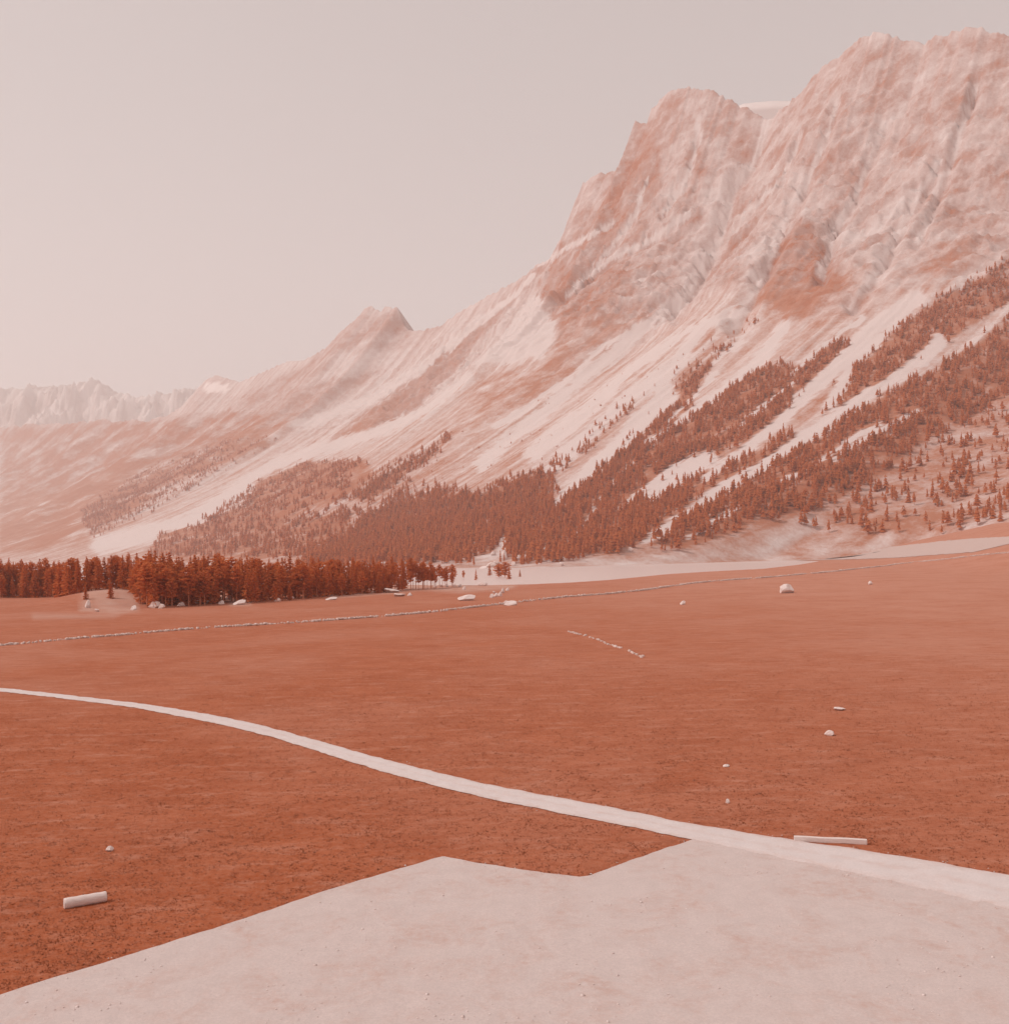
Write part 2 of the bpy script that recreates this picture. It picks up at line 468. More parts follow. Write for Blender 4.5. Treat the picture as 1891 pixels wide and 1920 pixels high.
# avalanche lanes through the forest
LANES = [([(1345, 700), (1300, 742), (1240, 800)], 4, 3), ([(1185, 868), (1145, 910), (1105, 965)], 4, 4), ([(1300, 848), (1230, 900), (1160, 955)], 4, 4), ([(1490, 715), (1440, 755), (1375, 805)], 5, 3),
         ([(1650, 795), (1540, 860), (1420, 930)], 5, 4), ([(1720, 770), (1640, 810), (1560, 862)], 5, 4), ([(1120, 960), (1080, 1000), (1010, 1035)], 3, 4), ([(1400, 940), (1330, 985), (1290, 1010)], 4, 4),
         ([(1250, 745), (1215, 775), (1165, 835), (1120, 865), (1075, 910), (1040, 945)], 26, 6),
         ([(1470, 615), (1414, 682), (1356, 733), (1304, 766), (1272, 795), (1215, 826)], 13, 7),
         ([(1720, 560), (1646, 606), (1582, 675), (1517, 733), (1469, 785), (1420, 824), (1375, 859), (1325, 896)], 20, 9),
         ([(1330, 858), (1290, 880), (1250, 905), (1215, 935)], 18, 18),
         ([(1760, 640), (1694, 700), (1614, 748), (1559, 787), (1501, 824), (1420, 879), (1356, 917), (1304, 953), (1252, 988), (1205, 1015)], 15, 8),
         ([(1614, 595), (1545, 650), (1485, 701)], 4, 4),
         ([(1690, 600), (1600, 680), (1555, 760)], 5, 14),
         ([(945, 1015), (935, 1040), (900, 1055)], 9, 16),
         ([(1130, 1045), (1080, 1056)], 6, 5)]
# woodland floor
FOREST = [
    [(560, 1062), (600, 1035), (655, 1008), (678, 968), (720, 950), (767, 932), (834, 918), (862, 925), (885, 934), (908, 921), (960, 899), (1004, 881), (1038, 885), (1045, 920), (1030, 950), (1060, 936), (1100, 903), (1141, 862),
     (1167, 840), (1182, 810), (1215, 777), (1253, 746), (1275, 714), (1311, 685), (1340, 665), (1330, 700), (1290, 745), (1300, 775), (1345, 748), (1370, 725), (1415, 695), (1465, 678), (1500, 690), (1560, 640), (1590, 640), (1560, 690), (1480, 768),
     (1420, 812), (1370, 845), (1330, 870), (1330, 895), (1375, 870), (1440, 835), (1490, 812), (1500, 822), (1420, 868), (1340, 912), (1270, 958), (1200, 1015), (1150, 1045), (1040, 1056), (980, 1056), (950, 1052), (730, 1062)],
    [(1570, 705), (1640, 650), (1730, 580), (1900, 480), (1900, 560), (1730, 665), (1620, 735), (1545, 780)],
    [(1900, 600), (1720, 710), (1640, 750), (1580, 792), (1480, 850), (1400, 902), (1330, 942), (1262, 992), (1215, 1030), (1290, 1030), (1400, 985), (1500, 962), (1580, 930), (1640, 900), (1720, 835), (1900, 740)],
    [(650, 935), (700, 900), (760, 865), (815, 842), (838, 815), (845, 820), (815, 855), (770, 882), (735, 912), (690, 940)],
]
SPARSE = [
    [(1480, 975), (1580, 930), (1720, 840), (1900, 740), (1900, 1005), (1500, 1005)],
    [(560, 1050), (600, 950), (680, 905), (760, 900), (830, 900), (767, 932), (678, 968), (650, 1040)],
    [(980, 890), (1050, 850), (1110, 800), (1150, 760), (1200, 760), (1110, 840), (1040, 900)],
    [(480, 905), (560, 870), (690, 865), (640, 930), (560, 965), (420, 1005), (300, 1040), (360, 990)],
    [(270, 1045), (300, 1004), (345, 1000), (420, 985), (560, 968), (650, 950), (640, 1050)],
    [(150, 960), (280, 880), (420, 830), (540, 815), (430, 880), (300, 950), (170, 1010)],
    [(1180, 760), (1300, 660), (1400, 600), (1440, 600), (1340, 680)],
]
fd = np.full(PX.shape, -1e9)
for p in FOREST: fd = np.maximum(fd, sdf(wx, wy, p))
k = sstep(-6, 8, fd)
cover = cover * (1 - k) + (0.16 + 0.75 * np.clip(fbm(T / 24, Q / 46, 4, 0.6) - 0.05, -0.2, 1)) * k
for p in SPARSE[:1]: area(p, 0.36, 0.8, 30, 0.3)
for (ln, a, b) in LANES: streak(ln, a, b, 0.95, 1.0)
# strip of bare shore and fan foot
low = sstep(30, 0, MZ) * (Q < 0)
cover = cover * (1 - low) + (0.55 + 0.5 * fbm(T / 40, Q / 40, 3)) * low
cover = np.clip(cover, 0, 1)
rockf = sstep(0.45, 0.72, u_ + 0.1 * noise(T / 200, Q / 200))
snowf = np.zeros_like(cover)
snowf = np.maximum(snowf, 1 - sstep(4, 12, seg_dist(wx, wy, [(388, 727), (420, 728)])[0]))
def mountain_mat():
    M = Mat('mountain_cover', 0.95, 0.05)
    v = M.coord()
    n1 = M.noise(v, 0.035, 8, 0.7)
    n2 = M.noise(v, 0.16, 6, 0.7)
    cov = M.attr('cover')
    jit = M.math('ADD', M.map(n1, 0.3, 0.7, -0.16, 0.16), M.map(n2, 0.3, 0.7, -0.12, 0.12))
    cov = M.math('ADD', cov, jit)
    lowc = M.mix(M.attr('rock'), GRASSY, ROCK)
    lowc = M.mix(M.math('MULTIPLY', M.map(cov, 0.40, 0.16), M.map(M.attr('rock'), 0, 1, 1.0, 0.45)), lowc, GRASSY)
    lowc = M.mix(M.map(cov, 0.16, 0.02), lowc, FLOOR)
    c = M.mix(M.map(cov, 0.26, 0.80), lowc, PALE)
    c = M.mix(M.attr('snow'), c, (0.80, 0.68, 0.64))
    M.col(c)
    M.bump(n2, 0.5, 3.0)
    return M.m
mtn = mesh_from('mountain', np.stack([MX.ravel(), MY.ravel(), MZ.ravel()], 1), grid_faces(len(tn), len(qn))[:, ::-1], mountain_mat(), smooth=True,
                attrs={'cover': cover, 'rock': rockf, 'snow': snowf})
tag(mtn, 'steep mountain flank with pale scree runs and rock towers', 'mountain', kind='structure')

# far range, and an added pale ridge standing in for cloud in the notch
def far_range(name, skyl, dist, depth, label, seed, pale, amp=1.0):
    xs = np.arange(skyl[0][0], skyl[-1][0], 2.2)
    ys = np.interp(xs, [p[0] for p in skyl], [p[1] for p in skyl])
    vv = np.linspace(0, 1.5, 90)
    XS, V = np.meshgrid(xs, vv, indexing='ij')
    YS = np.repeat(ys[:, None], len(vv), 1)
    dx, dz = pdir(XS, YS)
    top = CAMH + dz * dist
    top = top + amp * dist * 0.0016 * noise(XS / 9 + seed, XS * 0) + amp * dist * 0.0008 * noise(XS / 3.2 + seed, XS * 0)
    Yw = dist - depth * (1 - V)
    Xw = dx * dist
    prof = np.where(V <= 1, V ** 1.25, 1 - (V - 1) * 1.2)
    env = np.clip(V * 4, 0, 1) * np.clip(np.abs(1 - V) * 6, 0, 1)
    Z = top * prof + amp * env * dist * 0.012 * ridged(Xw / (dist * 0.05) + seed, Yw / (dist * 0.06), 5)
    Z = np.where(V == 0, -4, Z)
    cov = np.clip(pale + 0.55 * fbm(Xw / (dist * 0.02), Yw / (dist * 0.03), 5, 0.6), 0, 1)
    o = mesh_from(name, np.stack([Xw.ravel(), Yw.ravel(), Z.ravel()], 1), grid_faces(len(xs), len(vv))[:, ::-1], mtn.data.materials[0], smooth=True,
                  attrs={'cover': cov, 'rock': np.ones(cov.size), 'snow': sstep(0.62, 0.8, cov).ravel()})
    return tag(o, label, 'mountains', kind='structure')
far_range('distant_mountains', [(-400, 700), (-150, 725), (0, 735), (60, 728), (120, 726), (160, 720), (190, 716), (212, 732), (255, 744), (300, 742), (330, 738), (352, 728), (380, 735), (450, 745)],
          13200, 3000, 'faint far mountains with snow fading into the haze', 3.0, 0.72, 3.2)
far_range('cloud_strip', [(1340, 260), (1368, 200), (1395, 188), (1450, 183), (1500, 184), (1530, 250)], 4900, 500, 'bright strip standing in for cloud in the notch between two rock peaks', 8.0, 1.0, 0.15)

# ------------------------------------------------------------------ conifers
def foliage_mat(name, c1, c2):
    M = Mat(name, 0.85, 0.1)
    oi = M.n('ShaderNodeObjectInfo')
    n1 = M.noise(M.coord(), 1.2, 3, 0.6)
    c = M.mix(M.map(n1, 0.35, 0.65), c1, c2)
    c = M.mix(M.map(oi.outputs['Random'], 0, 1, 0, 0.35), c, tuple(min(0.95, 1.2 * x) for x in c2))
    M.col(c)
    tr = M.n('ShaderNodeBsdfTranslucent'); M.link(c, tr.inputs['Color'])
    mx = M.n('ShaderNodeMixShader'); mx.inputs[0].default_value = 0.5
    out = [x for x in M.t.nodes if x.type == 'OUTPUT_MATERIAL'][0]
    M.link(M.b.outputs[0], mx.inputs[1]); M.link(tr.outputs[0], mx.inputs[2]); M.link(mx.outputs[0], out.inputs['Surface'])
    return M.m
leafm = foliage_mat('conifer_needles', (0.60, 0.18, 0.055), (0.68, 0.235, 0.082))
def bark_mat():
    M = Mat('conifer_bark', 0.95, 0.05)
    n1 = M.noise(M.coord((1, 1, 0.2)), 6, 5, 0.7)
    M.col(M.mix(n1, (0.42, 0.12, 0.05), (0.60, 0.28, 0.18))); M.bump(n1, 0.6, 0.05)
    return M.m
barkm = bark_mat()

def tube(pts, rad, nseg):
    V, Fc = [], []
    pts = np.array(pts, float)
    for i, p in enumerate(pts):
        for k in range(nseg):
            a = 2 * math.pi * k / nseg
            V.append(p + rad[i] * np.array([math.cos(a), math.sin(a), 0]))
    for i in range(len(pts) - 1):
        for k in range(nseg):
            a = i * nseg + k; b = i * nseg + (k + 1) % nseg
            Fc.append((a, b, b + nseg, a + nseg))
    return V, Fc
def conifer_mesh(seed, h=18.0, bare=0.12, wid=0.17, kind='spruce'):
    """unit of one tree: trunk mesh (with limbs) and crown mesh of many needle clumps"""
    r = np.random.default_rng(seed)
    nseg = 7
    zz = np.linspace(-0.4, h * 0.97, 7)
    lean = np.cumsum(r.normal(0, 0.06, (7, 2)), 0)
    pts = np.column_stack([lean, zz])
    rad = np.linspace(h * 0.016, h * 0.002, 7)
    tv, tf = tube(pts, rad, nseg)
    cv, cf = [], []
    def clump(c, dirv, s):
        # a ragged spray: two crossed slim quads
        d = dirv / (np.linalg.norm(dirv) + 1e-9)
        side = np.cross(d, [0, 0, 1.0]); side /= (np.linalg.norm(side) + 1e-9)
        for w, up in ((side, 0.0), (np.array([0, 0, 1.0]) * 0.8 + side * 0.4, 0.3)):
            b = len(cv)
            j = r.normal(0, 0.16, (4, 3)) * s
            cv.extend([c - d * s * 0.7 - w * s * 0.42 + j[0], c - d * s * 0.4 + w * s * 0.5 + j[1], c + d * s * 0.75 + w * s * 0.28 + j[2], c + d * s * 0.9 - w * s * 0.2 + j[3]])
            cf.append((b, b + 1, b + 2, b + 3))
    z = h * bare
    ang = r.uniform(0, 6.28)
    while z < h * 0.985:
        f = (z - h * bare) / (h * (1 - bare))
        if kind == 'spruce':
            L = h * wid * ((1 - f) ** 0.8 * (0.75 + 0.25 * min(1, f * 6))) + 0.15
        else:
            L = h * wid * (math.sin(math.pi * min(1, 0.16 + 0.84 * f)) ** 0.7) * 1.1 + 0.12
        nb = 5 if f < 0.75 else 4
        for b in range(nb):
            ang += 2 * math.pi / nb + r.normal(0, 0.35)
            LL = L * r.uniform(0.55, 1.2)
            if r.random() < 0.08: continue
            dz = r.uniform(-0.35, 0.1) if kind == 'spruce' else r.uniform(-0.1, 0.45)
            dirv = np.array([math.cos(ang), math.sin(ang), dz])
            i = int(np.clip(z / h * 6, 0, 5)); base = np.array([*lean[i], z + r.normal(0, 0.15)])
            n = 3 if LL > 1.2 else 2
            if LL > 1.4:
                vb = len(tv); e = base + dirv * LL * 0.8; rr_ = h * 0.0025
                tv.extend([base + [0, 0, rr_], base + [0, 0, -rr_], e, base + np.array([-dirv[1], dirv[0], 0]) * rr_])
                tf.extend([(vb, vb + 1, vb + 2, vb + 3)])
            for q in range(n):
                t = (q + 0.75) / n
                clump(base + dirv * LL * t + r.normal(0, 0.12, 3), dirv + r.normal(0, 0.3, 3), LL / n * 0.75 + 0.22)
        z += h * 0.033 * r.uniform(0.8, 1.3) * (1.15 - 0.4 * f)
    return (np.array(tv), tf), (np.array(cv), cf)
def to_mesh(name, vf, mat, smooth=False):
    me = bpy.data.meshes.new(name)
    me.from_pydata([tuple(map(float, p)) for p in vf[0]], [], [tuple(f) for f in vf[1]])
    if smooth:
        for p in me.polygons: p.use_smooth = True
    me.materials.append(mat); me.update()
    return me
VAR = []
for i in range(9):
    kind = 'spruce' if i < 5 else 'pine'
    vf = conifer_mesh(100 + i, 18, [0.06, 0.1, 0.05, 0.14, 0.04, 0.34, 0.42, 0.28, 0.5][i], [0.19, 0.16, 0.21, 0.15, 0.18, 0.17, 0.15, 0.19, 0.16][i], kind)
    VAR.append((to_mesh('trunk', vf[0], barkm, True), to_mesh('crown', vf[1], leafm)))
def tree(name, x, y, z, h, var, label, group=None, wide=1.0, rz=None):
    e = empty(name, (x, y, z))
    s = h / 18.0
    e.scale = (s * wide, s * wide, s); e.rotation_euler.z = random.uniform(0, 6.28) if rz is None else rz
    tag(e, label, 'tree', group)
    for me, nm in zip(VAR[var], ('trunk', 'crown')):
        o = bpy.data.objects.new(nm, me); COL.objects.link(o); o.parent = e
    return e

# the wood across the meadow: crown tops follow the photographed edge
TOPX = [-60, 0, 150, 175, 215, 260, 330, 400, 470, 520, 600, 680, 770, 860]
TOPY = [1046, 1050, 1047, 1042, 1040, 1037, 1042, 1044, 1046, 1050, 1048, 1050, 1050, 1056]
BASX = [-60, 0, 100, 150, 200, 240, 270, 340, 440, 480, 560, 650, 770, 860]
BASY = [1120, 1122, 1120, 1118, 1112, 1118, 1141, 1138, 1131, 1132, 1124, 1117, 1108, 1101]
WLAB = 'tall dark conifer standing in the dense wood across the meadow'
WG = 'conifers of the dense wood'
nw = 0
for row in range(7):
    x = -55.0 + row * 3
    while x < 852:
        bx = x + random.uniform(-5, 5)
        by = np.interp(bx, BASX, BASY)
        p = ray_ground(bx, by)
        back = row * 7.0 + random.uniform(-2.5, 2.5)
        if row == 0: back = random.uniform(0, 2.5)
        d = p[:2] / np.linalg.norm(p[:2])
        q = p[:2] + d * back
        if sdf(np.array([q[0]]), np.array([q[1]]), LAKE)[0] > -4 or (bx > 775 and row > 2):
            x += 26; continue
        gz = float(ground_z(np.array([q[0]]), np.array([q[1]]))[0])
        topy = np.interp(bx, TOPX, TOPY) + (random.gauss(3, 7.0) if row > 1 else abs(random.gauss(0, 7.0))) * (1 if row < 4 else 0.8)
        dist = q[1]
        _, dz = pdir(bx, topy)
        h = float(CAMH + dz * dist - gz)
        h = max(h, 5.0)
        if row == 0: h *= random.uniform(0.5, 0.98)
        if row == 1: h *= random.uniform(0.75, 1.0)
        if bx > 770:
            var = random.choice([5, 6, 8]); lab = 'slender bare trunked pine in the thin end of the wood'; g = 'pines at the thin end of the wood'
        else:
            var = random.choice([0, 1, 2, 3, 5, 7] if row < 2 else [0, 1, 3, 7]); lab = WLAB; g = WG
            if bx < 150: lab = 'dark conifer in the stretch of wood beyond the bare knoll'; g = 'conifers beyond the knoll'
            elif bx < 245: lab = 'dark conifer growing on and behind the bare knoll'; g = 'conifers of the knoll'
            elif row == 0: lab = 'conifer standing forward at the meadow edge of the dense wood'; g = 'conifers at the front edge of the wood'
            elif row >= 5: lab = 'conifer at the back of the dense wood with only its top showing'; g = 'conifers at the back of the wood'
            elif var in (5, 7): lab = 'broad crowned pine inside the dense wood'; g = 'pines inside the dense wood'
            else: lab = 'narrow dark spruce inside the dense wood'; g = 'spruces inside the dense wood'
        gap = (130 < bx < 245 and row < 2) or (168 < bx < 238 and row < 4 and random.random() < 0.7) or (row == 0 and random.random() < 0.35) or (row == 1 and random.random() < 0.15)
        if not gap:
            tree('conifer_tree', q[0], q[1], gz - 0.1, h, var, lab, g, wide=random.uniform(0.8, 1.2) if bx < 770 else 0.8)
            nw += 1
        x += (19 if bx < 770 else 12) * random.uniform(0.75, 1.25)
print('wood trees', nw)
def px_tree(name, x, by, ty, var, label, wide=1.0, group=None):
    p = ray_ground(x, by)
    _, dz = pdir(x, ty)
    h = CAMH + dz * p[1] - p[2]
    return tree(name, p[0], p[1], p[2] - 0.1, float(h), var, label, group, wide)
px_tree('spruce_tree', 160, 1124, 1098, 0, 'low bushy conifer in the gap at the wood edge', 1.2)
px_tree('spruce_tree', 207, 1122, 1090, 2, 'dark conifer alone in the grassy gap of the wood', 1.1)
px_tree('pine_tree', 853, 1094, 1064, 6, 'spindly bare stemmed pine just past the thin end of the wood', 0.7)
px_tree('pine_tree', 869, 1095, 1069, 8, 'very thin sparse pine on the lake shore', 0.6)
px_tree('spruce_tree', 892, 1096, 1067, 3, 'narrow dark spruce on the shore casting a shadow towards the rocks', 0.8)
px_tree('spruce_tree', 918, 1086, 1057, 1, 'pointed spruce beside the broad clump on the lake shore', 1.1)
px_tree('pine_tree', 936, 1090, 1056, 7, 'broad crowned pine in the clump on the lake shore', 1.3)
px_tree('pine_tree', 947, 1091, 1052, 5, 'tallest pine of the clump on the lake shore', 1.3)
px_tree('spruce_tree', 955, 1094, 1064, 2, 'low branched spruce at the lakeward side of the shore clump', 0.9)
px_tree('spruce_tree', 975, 1089, 1067, 0, 'small lone pointed spruce at the edge of the lake', 0.9)

# --- forest on the mountain: thousands of trees, one mass
def small_tree(seed):
    r = np.random.default_rng(seed)
    V, Fc = [], []
    tiers = 5
    fat = r.uniform(0.13, 0.26); tap = r.uniform(0.45, 1.15); low_ = r.uniform(0.02, 0.3)
    for t in range(tiers):
        f = t / tiers
        zb = low_ + (0.94 - low_) * f; zt = zb + 0.26 * (1 - 0.5 * f)
        rad = fat * (1 - f) ** tap * (0.7 + 0.3 * min(1, 3 * f + 0.3)) + 0.02
        n = 5
        b = len(V)
        off = r.uniform(0, 6.28)
        V.append((r.normal(0, .012), r.normal(0, .012), min(zt, 1.0)))
        for k in range(n):
            a = off + 2 * math.pi * k / n
            q = rad * r.uniform(0.55, 1.25)
            V.append((q * math.cos(a), q * math.sin(a), zb + r.uniform(-0.05, 0.03)))
        for k in range(n):
            if r.random() < 0.12: continue
            Fc.append((b, b + 1 + k, b + 1 + (k + 1) % n))
    b = len(V)
    for a in (0, 2.1, 4.2):
        V.append((0.014 * math.cos(a), 0.014 * math.sin(a), -0.05)); V.append((0.008 * math.cos(a), 0.008 * math.sin(a), 0.35))
    for k in range(3):
        i, j = b + 2 * k, b + 2 * ((k + 1) % 3)
        Fc.extend([(i, j, j + 1), (i, j + 1, i + 1)])
    return np.array(V), np.array(Fc)
SM = [small_tree(i) for i in range(16)]
def scatter(name, P, H, Wd, mat, label, cat):
    Vs, Fs, base = [], [], 0
    var = RNG.integers(0, len(SM), len(P)); rot = RNG.uniform(0, 6.28, len(P))
    for v in range(len(SM)):
        idx = np.nonzero(var == v)[0]
        sv, sf = SM[v]
        c, s = np.cos(rot[idx])[:, None], np.sin(rot[idx])[:, None]
        X = (sv[None, :, 0] * c - sv[None, :, 1] * s) * (H * Wd)[idx][:, None] + P[idx, 0:1]
        Y = (sv[None, :, 0] * s + sv[None, :, 1] * c) * (H * Wd)[idx][:, None] + P[idx, 1:2]
        Z = sv[None, :, 2] * H[idx][:, None] + P[idx, 2:3]
        Vs.append(np.stack([X, Y, Z], -1).reshape(-1, 3))
        Fs.append((sf[None] + (np.arange(len(idx)) * len(sv))[:, None, None] + base).reshape(-1, 3))
        base += len(idx) * len(sv)
    o = mesh_from(name, np.concatenate(Vs), np.concatenate(Fs), mat)
    return tag(o, label, cat, kind='stuff')
def sample_slope(n, tmax=4200):
    t = RNG.uniform(-700, tmax, n); q = RNG.uniform(-560, 1150, n)
    z = mountain_h(t, q)
    X = P0[0] + t * D[0] + q * N[0]; Y = P0[1] + t * D[1] + q * N[1]
    px, py = project(X, Y, z)
    return X, Y, z, px, py, t, q
X, Y, Z, px, py, t_, q_ = sample_slope(250000, 5600)
wxx, wyy = warp(px, py, t_, q_)
f = np.full(len(px), -1e9)
for p in FOREST: f = np.maximum(f, sdf(wxx, wyy, p))
lane = np.zeros(len(px))
for (ln, a, b) in LANES:
    d, tt = seg_dist(wxx, wyy, ln)
    w = a + (b - a) * tt / (len(ln) - 1)
    lane = np.maximum(lane, d < w * 0.95)
dens = 0.95 * sstep(-9, 9, f) * np.clip(0.74 + 1.9 * fbm(t_ / 46, q_ / 60, 4, 0.65), 0.02, 1)
dens = dens * (1 - 0.95 * lane)
sp = np.zeros(len(px))
for p in SPARSE: sp = np.maximum(sp, inside(wxx, wyy, p) * 1.0)
dens = np.maximum(dens, sp * (0.05 + 1.0 * np.clip(fbm(t_ / 70, q_ / 70, 4, 0.6), 0, 1)) * (1 - lane))
gz = ground_z(X, Y)
ok = (RNG.random(len(px)) < dens) & (Z > np.maximum(gz, 0.3)) & (px > -60) & (px < 1990)
ok &= sdf(X, Y, LAKE) < -3 if False else (Z > 0.3)
P = np.stack([X, Y, Z - 0.3], 1)[ok]
H = (17 - 5.0 * sstep(100, 650, Z[ok])) * np.clip(RNG.normal(0.95, 0.25, len(P)), 0.4, 1.6)
print('slope trees', len(P))
forestm = foliage_mat('forest_needles', (0.50, 0.135, 0.038), (0.59, 0.18, 0.058))
scatter('mountain_forest', P, H, RNG.uniform(0.7, 1.4, len(P)), forestm, 'dark conifer forest climbing the mountain foot in long tongues', 'forest')
X, Y, Z, px, py, t_, q_ = sample_slope(16000, 3600)
poly = [(700, 960), (760, 860), (860, 800), (1000, 740), (1120, 700), (1250, 640), (1330, 640), (1240, 720), (1100, 850), (960, 900)]
ok = inside(px, py, poly) & (RNG.random(len(px)) < 0.30 * np.clip(0.1 + 1.6 * fbm(t_ / 50, q_ / 120, 3), 0, 1))
P = np.stack([X, Y, Z - 0.2], 1)[ok]
scatter('slope_shrubs', P, RNG.uniform(2.5, 6.5, len(P)), RNG.uniform(1.3, 2.3, len(P)), forestm, 'small dark shrubs dotted over the pale scree', 'shrubs')

# ------------------------------------------------------------------ road, forecourt, far track
def gravel_mat(name, pale, tuft, amount):
    M = Mat(name, 0.95, 0.1)
    v = M.coord()
    fine = M.noise(v, 9, 5, 0.75); mid = M.noise(v, 0.28, 8, 0.68, 0.8); med = M.noise(v, 2.0, 5, 0.7)
    c = M.mix(M.map(fine, 0.3, 0.7), tuple(0.86 * x for x in pale), tuple(min(1, 1.08 * x) for x in pale))
    k = M.math('MULTIPLY', M.map(mid, 0.46, 0.66), M.map(med, 0.36, 0.62))
    c = M.mix(M.map(M.noise(v, 0.9, 6, 0.7, 0.5), 0.42, 0.62, 0, 0.35), c, tuple(0.84 * x for x in pale))
    c = M.mix(M.math('MULTIPLY', k, amount), c, tuft)
    if name == 'road_gravel':      # wheel tracks, and grass creeping in along the middle and the verges
        sd = M.attr('side')
        brk = M.map(M.noise(v, 0.9, 5, 0.7), 0.35, 0.65)
        verge = M.math('MULTIPLY', M.map(sd, 0.62, 1.0), brk)
        mid_ = M.math('MULTIPLY', M.map(sd, 0.22, 0.0), brk)
        c = M.mix(M.math('MULTIPLY', mid_, 0.30), c, tuft)
        c = M.mix(M.math('MULTIPLY', verge, 0.55), c, tuft)
    M.col(c); M.bump(fine, 0.5, 0.03)
    return M.m
road_m = gravel_mat('road_gravel', (0.70, 0.61, 0.585), (0.56, 0.35, 0.28), 0.3)
yard_m = gravel_mat('forecourt_gravel', (0.625, 0.515, 0.48), (0.52, 0.33, 0.27), 0.65)
UP = [(-60, 1286), (0, 1290), (80, 1298), (165, 1307), (250, 1317), (400, 1341), (500, 1363), (600, 1391), (700, 1420), (830, 1452), (930, 1474), (1100, 1507), (1240, 1535), (1320, 1551), (1490, 1576), (1620, 1595), (1720, 1612), (1900, 1642), (2050, 1668)]
LO = [(-60, 1292), (0, 1297), (80, 1305), (165, 1315), (250, 1327), (400, 1356), (500, 1380), (600, 1411), (700, 1443), (830, 1477), (930, 1501), (1100, 1536), (1240, 1565), (1320, 1582), (1490, 1618), (1620, 1645), (1720, 1668), (1900, 1712), (2050, 1750)]
def ribbon(name, up, lo, mat, lift, nu=420, nv=13, jag=0.0):
    U = np.array([ray_plane(*p) for p in up]); L = np.array([ray_plane(*p) for p in lo])
    s = np.concatenate([[0], np.cumsum(np.linalg.norm(np.diff(U, axis=0), axis=1))])
    ss = np.linspace(0, s[-1], nu)
    U = np.column_stack([np.interp(ss, s, U[:, 0]), np.interp(ss, s, U[:, 1])])
    L = np.column_stack([np.interp(ss, s, L[:, 0]), np.interp(ss, s, L[:, 1])])
    kern = np.ones(9) / 9
    for a in (U, L):
        for c in (0, 1):
            pad = np.concatenate([np.full(4, a[0, c]), a[:, c], np.full(4, a[-1, c])]); a[4:-4, c] = np.convolve(pad, kern, 'valid')[4:-4]
    if jag:
        U = U + np.stack([0 * ss, jag * fbm(ss / 3.1, ss * 0, 4, 0.65)], 1); L = L + np.stack([0 * ss, jag * fbm(ss / 3.1 + 50, ss * 0, 4, 0.65)], 1)
    w = np.linspace(0, 1, nv)
    G = U[:, None] * (1 - w[None, :, None]) + L[:, None] * w[None, :, None]
    crown = lift * np.minimum(1, 4.5 * np.minimum(w, 1 - w) + 0.42)
    Z = ground_z(G[..., 0].ravel(), G[..., 1].ravel()) + np.tile(crown, nu)
    side = np.tile(np.abs(w - 0.5) * 2, nu)
    return mesh_from(name, np.column_stack([G.reshape(-1, 2), Z]), grid_faces(nu, nv), mat, smooth=True, attrs={'side': side})
road = ribbon('road', UP, LO, road_m, 0.085, jag=0.5)
tag(road, 'pale gravel road curving across the meadow', 'road', kind='structure')
YARD = [(-150, 1925), (0, 1868), (200, 1806), (430, 1733), (620, 1668), (700, 1645), (780, 1622), (828, 1608), (834, 1608), (855, 1613), (900, 1621), (960, 1631), (1020, 1640), (1085, 1647), (1106, 1645), (1150, 1629), (1200, 1610), (1250, 1593), (1300, 1577)]
def yard():
    e = np.array([ray_plane(*p) for p in YARD])
    s = np.concatenate([[0], np.cumsum(np.linalg.norm(np.diff(e, axis=0), axis=1))])
    ss = np.linspace(0, s[-1], 300)
    e = np.column_stack([np.interp(ss, s, e[:, 0]), np.interp(ss, s, e[:, 1])])
    lo_r = np.array([ray_plane(*p) for p in [(1320, 1578), (1490, 1612), (1620, 1638), (1720, 1660), (1900, 1704), (2050, 1742)]])
    s2 = np.linspace(0, 1, 90)
    sr2 = np.linspace(0, 1, len(lo_r))
    r = np.column_stack([np.interp(s2, sr2, lo_r[:, 0]), np.interp(s2, sr2, lo_r[:, 1])])
    e = np.concatenate([e, r[1:]])
    e[:, 1] += 0.12 * fbm(e[:, 0] / 0.9, e[:, 1] * 0, 3)
    n = len(e)
    near = np.column_stack([np.linspace(-30, 30, n), np.full(n, 14.0)])
    w = np.linspace(0, 1, 40)
    G = e[:, None] * (1 - w[None, :, None]) + near[:, None] * w[None, :, None]
    Z = ground_z(G[..., 0].ravel(), G[..., 1].ravel()) + 0.05
    return mesh_from('forecourt', np.column_stack([G.reshape(-1, 2), Z]), grid_faces(n, 40), yard_m, smooth=True)
fc = yard()
tag(fc, 'pale gravel forecourt with a notched grass edge beside the road', 'forecourt', kind='structure')
for o in (road, fc):
    if o.data.polygons[0].normal.z < 0: o.data.flip_normals()

